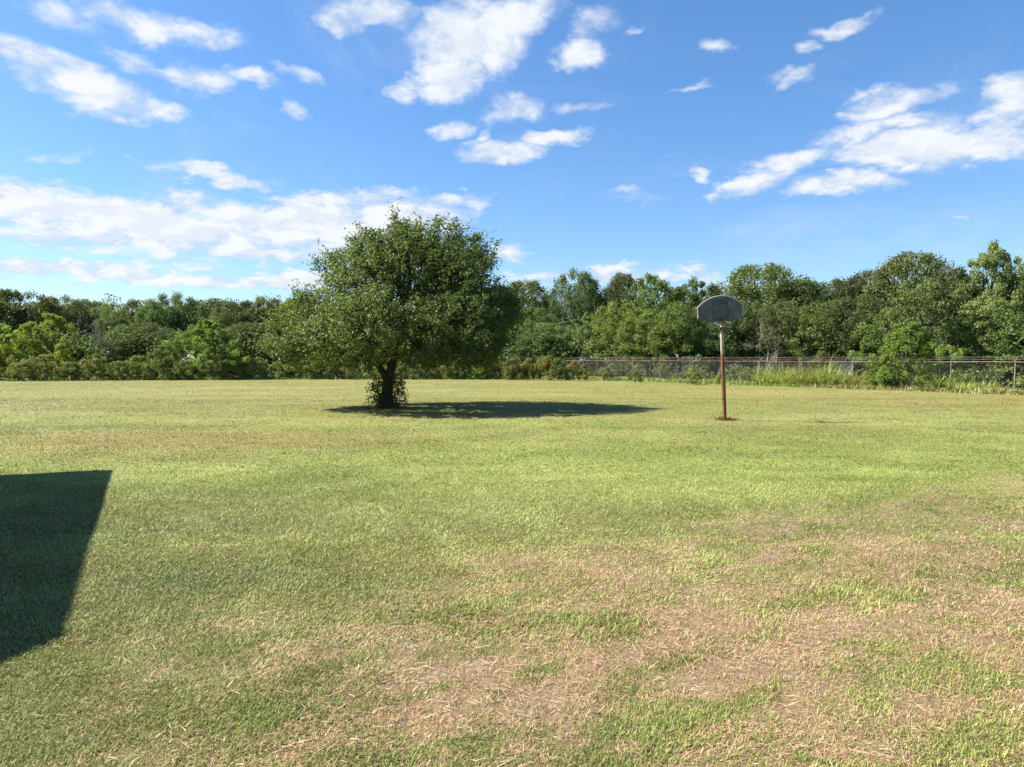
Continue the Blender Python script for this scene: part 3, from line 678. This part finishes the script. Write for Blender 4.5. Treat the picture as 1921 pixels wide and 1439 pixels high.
# ------------------------------------------------------------------ basketball goal
def goal():
    bx, by = ground(1359.5, 788); t = empty('basketball_goal', (bx, by, 0))
    tag(t, 'old basketball goal, grey fan-shaped backboard on leaning rusty pole', 'basketball goal')
    S = by / F; lean = -.135
    m, tr_, p = material('rusty_pole', .75, .3)
    tcn = tr_.nodes.new('ShaderNodeTexCoord'); s = tr_.nodes.new('ShaderNodeSeparateXYZ'); tr_.links.new(tcn.outputs['Object'], s.inputs[0])
    mp = tr_.nodes.new('ShaderNodeMapping'); mp.inputs['Scale'].default_value = (9, 9, 2.2); tr_.links.new(tcn.outputs['Object'], mp.inputs[0])
    n = noise(tr_, mp.outputs[0], 3, 7, .65)
    zz = math_n(tr_, 'ADD', s.outputs[2], math_n(tr_, 'MULTIPLY', math_n(tr_, 'SUBTRACT', n.outputs['Fac'], .5), .35))
    rust = mixc(tr_, maprange(tr_, n.outputs['Fac'], .35, .68), (.085, .030, .012), (.22, .09, .038))
    galv = mixc(tr_, maprange(tr_, n.outputs['Fac'], .35, .65), (.20, .16, .115), (.42, .38, .30))
    tr_.links.new(mixc(tr_, maprange(tr_, zz, 2.08, 2.20), rust, galv), p.inputs['Base Color'])
    b = MB(); top = 3.02
    b.tube([(lean * q / top, 0, q) for q in np.linspace(-.2, top, 14)], [.062] * 9 + [.058, .056, .054, .054, .054], 20)
    b.build('pole', m, t, True)
    # fan-shaped board, outline in photo pixels about its centre line
    yb = -.36; sc = (by + yb) / F
    def bp(px, py): return ((px - CX) * sc - bx, CAMZ + (673 - py) * sc)
    out = [(1308.5, 598), (1307.2, 577.5), (1316, 569), (1327, 561.5), (1339, 557), (1352, 555), (1364, 556.2), (1376, 560.5), (1385, 566.5), (1391.5, 572.5), (1391.5, 594.5), (1367, 603.5), (1332.5, 604.8)]
    # smooth the arch
    O = np.array([bp(*q) for q in out]); arch = O[1:10]
    tq = np.linspace(0, 8, 33); ar = np.stack([np.interp(tq, np.arange(9), arch[:, k]) for k in (0, 1)], 1)
    for _ in range(3): ar[1:-1] = (ar[:-2] + 2 * ar[1:-1] + ar[2:]) / 4
    O = np.concatenate([O[:1], ar, O[10:]])
    def slab(O, y0, y1, name, mat, par):
        n = len(O); V = np.concatenate([np.stack([O[:, 0], np.full(n, y0), O[:, 1]], 1), np.stack([O[:, 0], np.full(n, y1), O[:, 1]], 1)])
        i = np.arange(n); side = np.stack([i, (i + 1) % n, (i + 1) % n + n, i + n], 1)
        return mesh_np(name, V, [i[None], (i[::-1] + n)[None], side], mat, par)
    mb, tb, pb = material('weathered_board', .85, .15)
    tcn = tb.nodes.new('ShaderNodeTexCoord'); n1 = noise(tb, tcn.outputs['Object'], 3.5, 7, .65); n2 = noise(tb, tcn.outputs['Object'], 26, 5, .7)
    cbd = mixc(tb, maprange(tb, n1.outputs['Fac'], .35, .65), (.085, .085, .092), (.135, .136, .146))
    cbd = mixc(tb, math_n(tb, 'MULTIPLY', maprange(tb, n2.outputs['Fac'], .55, .75), .4), cbd, (.22, .22, .23))
    tb.links.new(cbd, pb.inputs['Base Color'])
    board = slab(O, yb, yb + .03, 'backboard', mb, t)
    panel = simple_mat('board_panel', (.060, .059, .059), (.100, .098, .095), 6, .7, .3)
    x0, z1 = bp(1334.5, 562.5); x1, z0 = bp(1365.5, 599.5)
    pb_ = MB(); pb_.box(((x0 + x1) / 2, yb - .006, (z0 + z1) / 2), (x1 - x0, .012, z1 - z0)); pb_.build('centre_panel', panel, board)
    rimm = simple_mat('sunlit_lip', (.24, .235, .21), (.34, .33, .30), 12, .6, .3)
    lip = MB(); LO = O[:35]; lip.tube([(q[0], yb - .008, q[1]) for q in LO], .021, 6, False); lip.build('sunlit_edge_lip', rimm, board)  # raised lip, paled to paint in sunlight and left off the shaded bottom
    steel = simple_mat('dark_steel', (.03, .028, .026), (.10, .085, .07), 20, .6, .5)
    boltm = simple_mat('bolt', (.35, .35, .36), (.5, .5, .5), 9, .4, .5, .6)
    for q in ((1332.5, 571.5), (1366.5, 569.5), (1366, 575), (1333.5, 597.5), (1367.5, 596)):
        bolt = MB(); bxx, bz = bp(*q); bolt.tube([(bxx, yb - .022, bz), (bxx, yb - .001, bz)], .014, 8); bolt.build('bolt', boltm, board)
    cxx, cz = bp(1350, 602)
    hoop = MB(); th = np.linspace(0, 2 * np.pi, 33); rr = .235
    drop = math.radians(20)
    pts = [(cxx + rr * math.sin(a), yb - .09 - (rr - rr * math.cos(a)) * math.cos(drop), cz - .02 - (rr - rr * math.cos(a)) * math.sin(drop)) for a in th]
    hoop.tube(pts, .0115, 8, False)
    h = hoop.build('hoop', steel, t, True)
    br = MB(); br.box((cxx, yb - .05, cz - .01), (.18, .085, .07)); br.box((cxx, yb - .008, cz + .04), (.20, .012, .14)); br.build('hoop_bracket', steel, h)
    arm = MB()
    for zq in (2.93, 2.78):
        for dx in (-.07, .07): arm.tube([(lean + dx * .6, .0, zq), (cxx + dx, yb + .03, zq + .22)], .014, 6)
    arm.box((lean, 0, 2.9), (.16, .14, .10)); arm.build('mounting_arm', steel, t)
    # withered tuft round the foot
    r = rng(12); n = 420; a = r.random(n) * 6.283; rad = np.abs(r.normal(0, .17, n)) + .05
    pos = np.stack([bx + np.cos(a) * rad * 1.2, by + np.sin(a) * rad, np.zeros(n)], 1)
    V, fs, c = blades(pos, .08 + .14 * r.random(n), .010 + .006 * r.random(n), a + r.normal(0, .5, n), .3 + .9 * r.random(n), .2 + .6 * r.random(n), (np.array((.20, .15, .05)) * (.5 + r.random(n))[:, None]))
    tag(mesh_np('dry_grass_tuft', V, fs, mg, col=c), 'withered brown grass tuft round the foot of the goal pole', 'grass', kind='stuff')
goal()

# ------------------------------------------------------------------ chain-link fence
FD = np.array((-.589, .807)); FD /= np.linalg.norm(FD); F0 = np.array((27.85, 38.3)); FN = np.array((FD[1], -FD[0])) * -1   # FN points to the lawn
if FN[1] > 0: FN = -FN
fh = 1.80
def fence(F0, FD, ts, h, label, arms=True, name='chain_link_fence', meshed=True, t0=None, t1=None):
    t = empty(name, (F0[0], F0[1], 0)); tag(t, label, 'fence')
    away = -FN
    fsteel = simple_mat('fence_rail', (.17, .06, .035), (.24, .21, .18), 1.2, .7, .3)
    postm = simple_mat('fence_post', (.14, .09, .06), (.24, .21, .18), 3, .7, .3)
    wirem = simple_mat('fence_wire', (.28, .27, .25), (.42, .41, .39), 2, .6, .4)
    r = rng(31)
    for q in ts:
        p = FD * q; b = MB(); lx, ly = r.normal(0, .03, 2)
        b.tube([(p[0], p[1], -.1), (p[0] + lx, p[1] + ly, h)], .033, 8)
        if arms: b.tube([(p[0] + lx, p[1] + ly, h), (p[0] + lx + away[0] * .22 + .05, p[1] + ly + away[1] * .22, h + .27)], .018, 6)
        b.build('post', postm, t)
    a, z_ = (t0 if t0 is not None else ts[0]), (t1 if t1 is not None else ts[-1])
    b = MB(); pts = [(FD[0] * q, FD[1] * q, h - .03 + .012 * math.sin(q * 1.3)) for q in np.linspace(a, z_, 40)]
    b.tube(pts, .020, 7); b.build('top_rail', fsteel, t)
    if arms:
        b = MB()
        for kk in (.5, .97): b.tube([(FD[0] * q + away[0] * .22 * kk, FD[1] * q + away[1] * .22 * kk, h + .27 * kk - .02 * abs(math.sin(q))) for q in np.linspace(a, z_, 60)], .004, 3)
        b.build('barbed_wire', wirem, t)
    if meshed:
        s = .075; ww = .0056; n0 = int((z_ - a + h) / s); V = []; 
        for sg in (1, -1):
            q0 = a - h + np.arange(n0 + 1) * s if sg > 0 else a + np.arange(n0 + 1) * s
            q1 = q0 + sg * h
            lo = np.clip(q0, a, z_); hi = np.clip(q1, a, z_)
            zlo = (lo - q0) * sg; zhi = h - (q1 - hi) * sg
            ok = (np.abs(hi - lo) > .02); lo, hi, zlo, zhi = lo[ok], hi[ok], zlo[ok], zhi[ok]
            A = np.stack([FD[0] * lo, FD[1] * lo, zlo], 1); B = np.stack([FD[0] * hi, FD[1] * hi, zhi], 1)
            tri = [np.array((0, 0, ww)), np.array((FN[0] * ww, FN[1] * ww, -ww * .6)), np.array((-FN[0] * ww, -FN[1] * ww, -ww * .6))]
            V.append(np.stack([A + k for k in tri] + [B + k for k in tri], 1).reshape(-1, 3))
        V = np.concatenate(V); V[:, 2] = np.clip(V[:, 2], .01, h - .02); i = np.arange(len(V) // 6)[:, None] * 6
        mesh_np('chain_link_mesh', V, np.concatenate([i + np.array([[0, 1, 4, 3]]), i + np.array([[1, 2, 5, 4]]), i + np.array([[2, 0, 3, 5]])]), wirem, t)
    return t
fence(F0, FD, [-6.44, -3.22] + [3.22 * k for k in range(0, 13)], fh, 'rusty chain-link fence with barbed wire arms between lawn and wood', t0=-6.44, t1=38.64)
g2 = np.array((xat(1600, 50), 50.)); e2 = np.array((xat(1385, 61), 61.)); d2 = e2 - g2; l2 = np.linalg.norm(d2); d2 /= l2
fence(g2, d2, list(np.linspace(0, l2, 6)), 1.75, 'second chain-link fence with bare grey posts behind the rusty one', arms=False)

# ------------------------------------------------------------------ tall grass
def tall_clump(px, D, n, hgt, spread, seed, label, name='tall_grass_clump', width=.050, group='tall grass clumps in front of the fence'):
    r = rng(seed); a = r.random(n) * 6.283; rad = spread * np.sqrt(r.random(n))
    pos = np.stack([np.cos(a) * rad, np.sin(a) * rad * .7, np.zeros(n)], 1)
    hl = .62 + .8 * vnoise(pos[:, 0] * 2.2 + seed, pos[:, 1] * 2.2, seed); L1 = hgt * hl * (.35 + .85 * r.random(n)); az = np.arctan2(pos[:, 1], pos[:, 0]) + r.normal(0, 1.3, n); lean = .05 + .6 * r.random(n); bend = .6 + 1.9 * r.random(n)
    s = 5; Vs = []; h = np.stack([np.cos(az), np.sin(az), 0 * az], 1); sd = np.stack([-np.sin(az), np.cos(az), 0 * az], 1)
    p = pos.copy(); W = width * (.6 + .8 * r.random(n))
    for k in range(s + 1):
        w = (W * (1 - (k / s) ** 2 * .95) / 2)[:, None]; Vs += [p - sd * w, p + sd * w]
        an = lean + bend * (k / s) ** 1.5; p = p + (h * np.sin(an)[:, None] + np.array((0, 0, 1.)) * np.cos(an)[:, None]) * (L1 / s)[:, None]
    V = np.stack(Vs, 1).reshape(-1, 3); i = np.arange(n)[:, None] * (2 * s + 2)
    Fq = np.concatenate([i + np.array([[2 * k, 2 * k + 1, 2 * k + 3, 2 * k + 2]]) for k in range(s)])
    V[:, 2] = np.maximum(V[:, 2], .01)
    o = mesh_np(name, V, Fq, M['reed'], attrs={'t': np.repeat(np.clip(r.random(n) * .97, 0, 1), 2 * s + 2)})
    o.location = (xat(px, D), D, 0)
    return tag(o, label, 'tall grass', group)
TG = [(1448, 50.5, 520, 1.75, 1.1, 'leftmost tall grass clump where the clumps start right of the goal'), (1487, 49.5, 420, 1.25, 1.0, 'lower tall grass clump beside the leftmost clump'),
      (1527, 48.3, 680, 1.7, 1.2, 'thickest tall grass clump with broad arching blades'), (1562, 47.2, 480, 1.35, 1.0, 'tall grass clump right of the thickest clump'),
      (1600, 46.2, 460, 1.3, 1.0, 'tall grass clump with dry rusty stalks at its foot'), (1640, 45.2, 380, 1.1, 1.0, 'short tall-grass clump left of the leafy shrub mass'),
      (1775, 41.6, 420, 1.3, 1.0, 'long pale grass clump at the foot of the green shrub'), (1812, 40.6, 320, .9, 1.0, 'low grass clump right of the green shrub'), (1848, 40.0, 300, .7, 1.0, 'low fresh green grass clump left of the last fence post')]
for k, (px, D, n, h, sp, lab) in enumerate(TG): tall_clump(px, D, n, h, sp, 60 + k, lab)

# rough unmown strip along fence and brush
r = rng(9); n = 26000; q = r.random(n) * 46 - 6; off_ = np.abs(r.normal(0, .55, n)) + .05
x = F0[0] + FD[0] * q + FN[0] * off_; y = F0[1] + FD[1] * q + FN[1] * off_
n2 = 16000; x2 = r.random(n2) * 66 - 62; y2 = 62.6 + (x2 + 62) * .045 + r.normal(0, .5, n2) + 1.2
x = np.concatenate([x, x2]); y = np.concatenate([y, y2]); n = len(x)
u = np.concatenate([q, np.full(n2, 60.)])
hgt = (.10 + .34 * r.random(n)) * (.5 + fbm(x * .5, y * .5, 5, 3)); 
cg = np.array((.21, .29, .06)) * (.7 + .6 * r.random(n))[:, None]
drymix = (r.random(n) < np.where(u < 12, .45, .12))[:, None]; cg = np.where(drymix, np.array((.34, .22, .12)) * (.7 + .5 * r.random(n))[:, None], cg)
V, fs, c = blades(np.stack([x, y, 0 * x], 1), hgt, .022 + .02 * r.random(n), r.random(n) * 6.283, .15 + .6 * r.random(n), .2 + .8 * r.random(n), cg)
tag(mesh_np('unmown_grass', V, fs, mg, col=c), 'fresh green unmown grass strip along fence and brush', 'grass', kind='stuff')

# ------------------------------------------------------------------ white boards in the unmown grass, pale shed far left
def board(px0, px1, py, label):
    x0, y0 = ground(px0, py); x1, y1 = ground(px1, py + .6); b = MB(); L_ = math.hypot(x1 - x0, y1 - y0)
    b.box((0, 0, .09), (L_, .14, .13), 0)
    o = b.build('white_board', simple_mat('white_paint', (.62, .61, .57), (.78, .77, .74), 5, .6, .3)); o.location = ((x0 + x1) / 2, (y0 + y1) / 2, 0); o.rotation_euler = (0, .01, math.atan2(y1 - y0, x1 - x0))
    tag(o, label, 'board')
board(1241, 1251, 716.2, 'short white board lying in the green strip below the fence')
board(1268, 1298, 717.2, 'long white board lying in the green strip left of the goal')
def shed():
    D = 79; x0, x1 = xat(78, D), xat(214, D); t = empty('shed', ((x0 + x1) / 2, D + 2, 0)); tag(t, 'low shed with thin pale roof edge glimpsed through trees at far left', 'shed')
    w = x1 - x0; zt = zat(655, D)
    b = MB(); b.box((0, 0, (zt - .2) / 2), (w - .4, 3.6, zt - .2)); b.build('wall', simple_mat('shed_wall', (.05, .045, .04), (.09, .08, .07), 3, .9), t)
    b = MB(); b.box((0, 0, zt - .08), (w, 4.2, .2)); b.build('roof', simple_mat('shed_roof', (.50, .50, .49), (.66, .66, .65), 3, .5), t)
shed()

# ------------------------------------------------------------------ house beside the viewer (its gable shades the lawn)
def house():
    k = math.cos(SUN_EL) / math.sin(SUN_EL); sx_, sy_ = -SUN_AZ[0] / l * k, -SUN_AZ[1] / l * k
    def cast(px, py, h): gx_, gy_ = ground(px, py); return np.array((gx_ - sx_ * h, gy_ - sy_ * h, h))
    A = cast(213, 882, 2.6); A2 = cast(0, 890.5, 2.6); B = cast(123, 1192, 5.2); u = (A2 - A)[:2]; u /= np.linalg.norm(u); u3 = np.array((*u, 0)) * 11.0
    Cc = np.array((2 * B[0] - A[0], 2 * B[1] - A[1], 2.6))
    t = empty('house', (A[0], A[1], 0)); tag(t, 'gabled house beside the lawn casting the angular shadow at lower left', 'house')
    O = np.array((A[0], A[1], 0)); A, B, Cc = A - O, B - O, Cc - O
    th = np.array((0, 0, .16))
    for P0, P1 in ((A, B), (B, Cc)):
        V = np.array([P0, P1, P1 + u3, P0 + u3, P0 - th, P1 - th, P1 + u3 - th, P0 + u3 - th])
        mesh_np('roof', V, np.array([(0, 1, 2, 3), (7, 6, 5, 4), (0, 4, 5, 1), (1, 5, 6, 2), (2, 6, 7, 3), (3, 7, 4, 0)]), simple_mat('shingle', (.07, .065, .06), (.13, .12, .11), 20, .9), t)
    ins = np.array((*u, 0)) * .45; v = (Cc - A)[:2]; v /= np.linalg.norm(v); v3 = np.array((*v, 0)) * .5
    a = A + ins + v3; c_ = Cc + ins - v3; bt = (B + ins) - np.array((0, 0, .25)); a[2] = 2.55; c_[2] = 2.55; back = u3 - 2 * ins
    a0, c0 = a * (1, 1, 0), c_ * (1, 1, 0)
    V = np.array([a0, c0, c_, bt, a, a0 + back, c0 + back, c_ + back, bt + back, a + back])
    mesh_np('wall', V, [np.array([(0, 1, 6, 5)]), np.array([(1, 2, 7, 6)]), np.array([(0, 5, 9, 4)]), np.array([(0, 4, 3, 2, 1)]), np.array([(5, 6, 7, 8, 9)])], simple_mat('brick', (.50, .46, .40), (.60, .56, .50), 30, .9), t)
house()

# prototypes never placed are removed
for key, o in PROTO.items():
    if not USED[key]:
        for ch in list(o.children): bpy.data.objects.remove(ch)
        bpy.data.objects.remove(o)
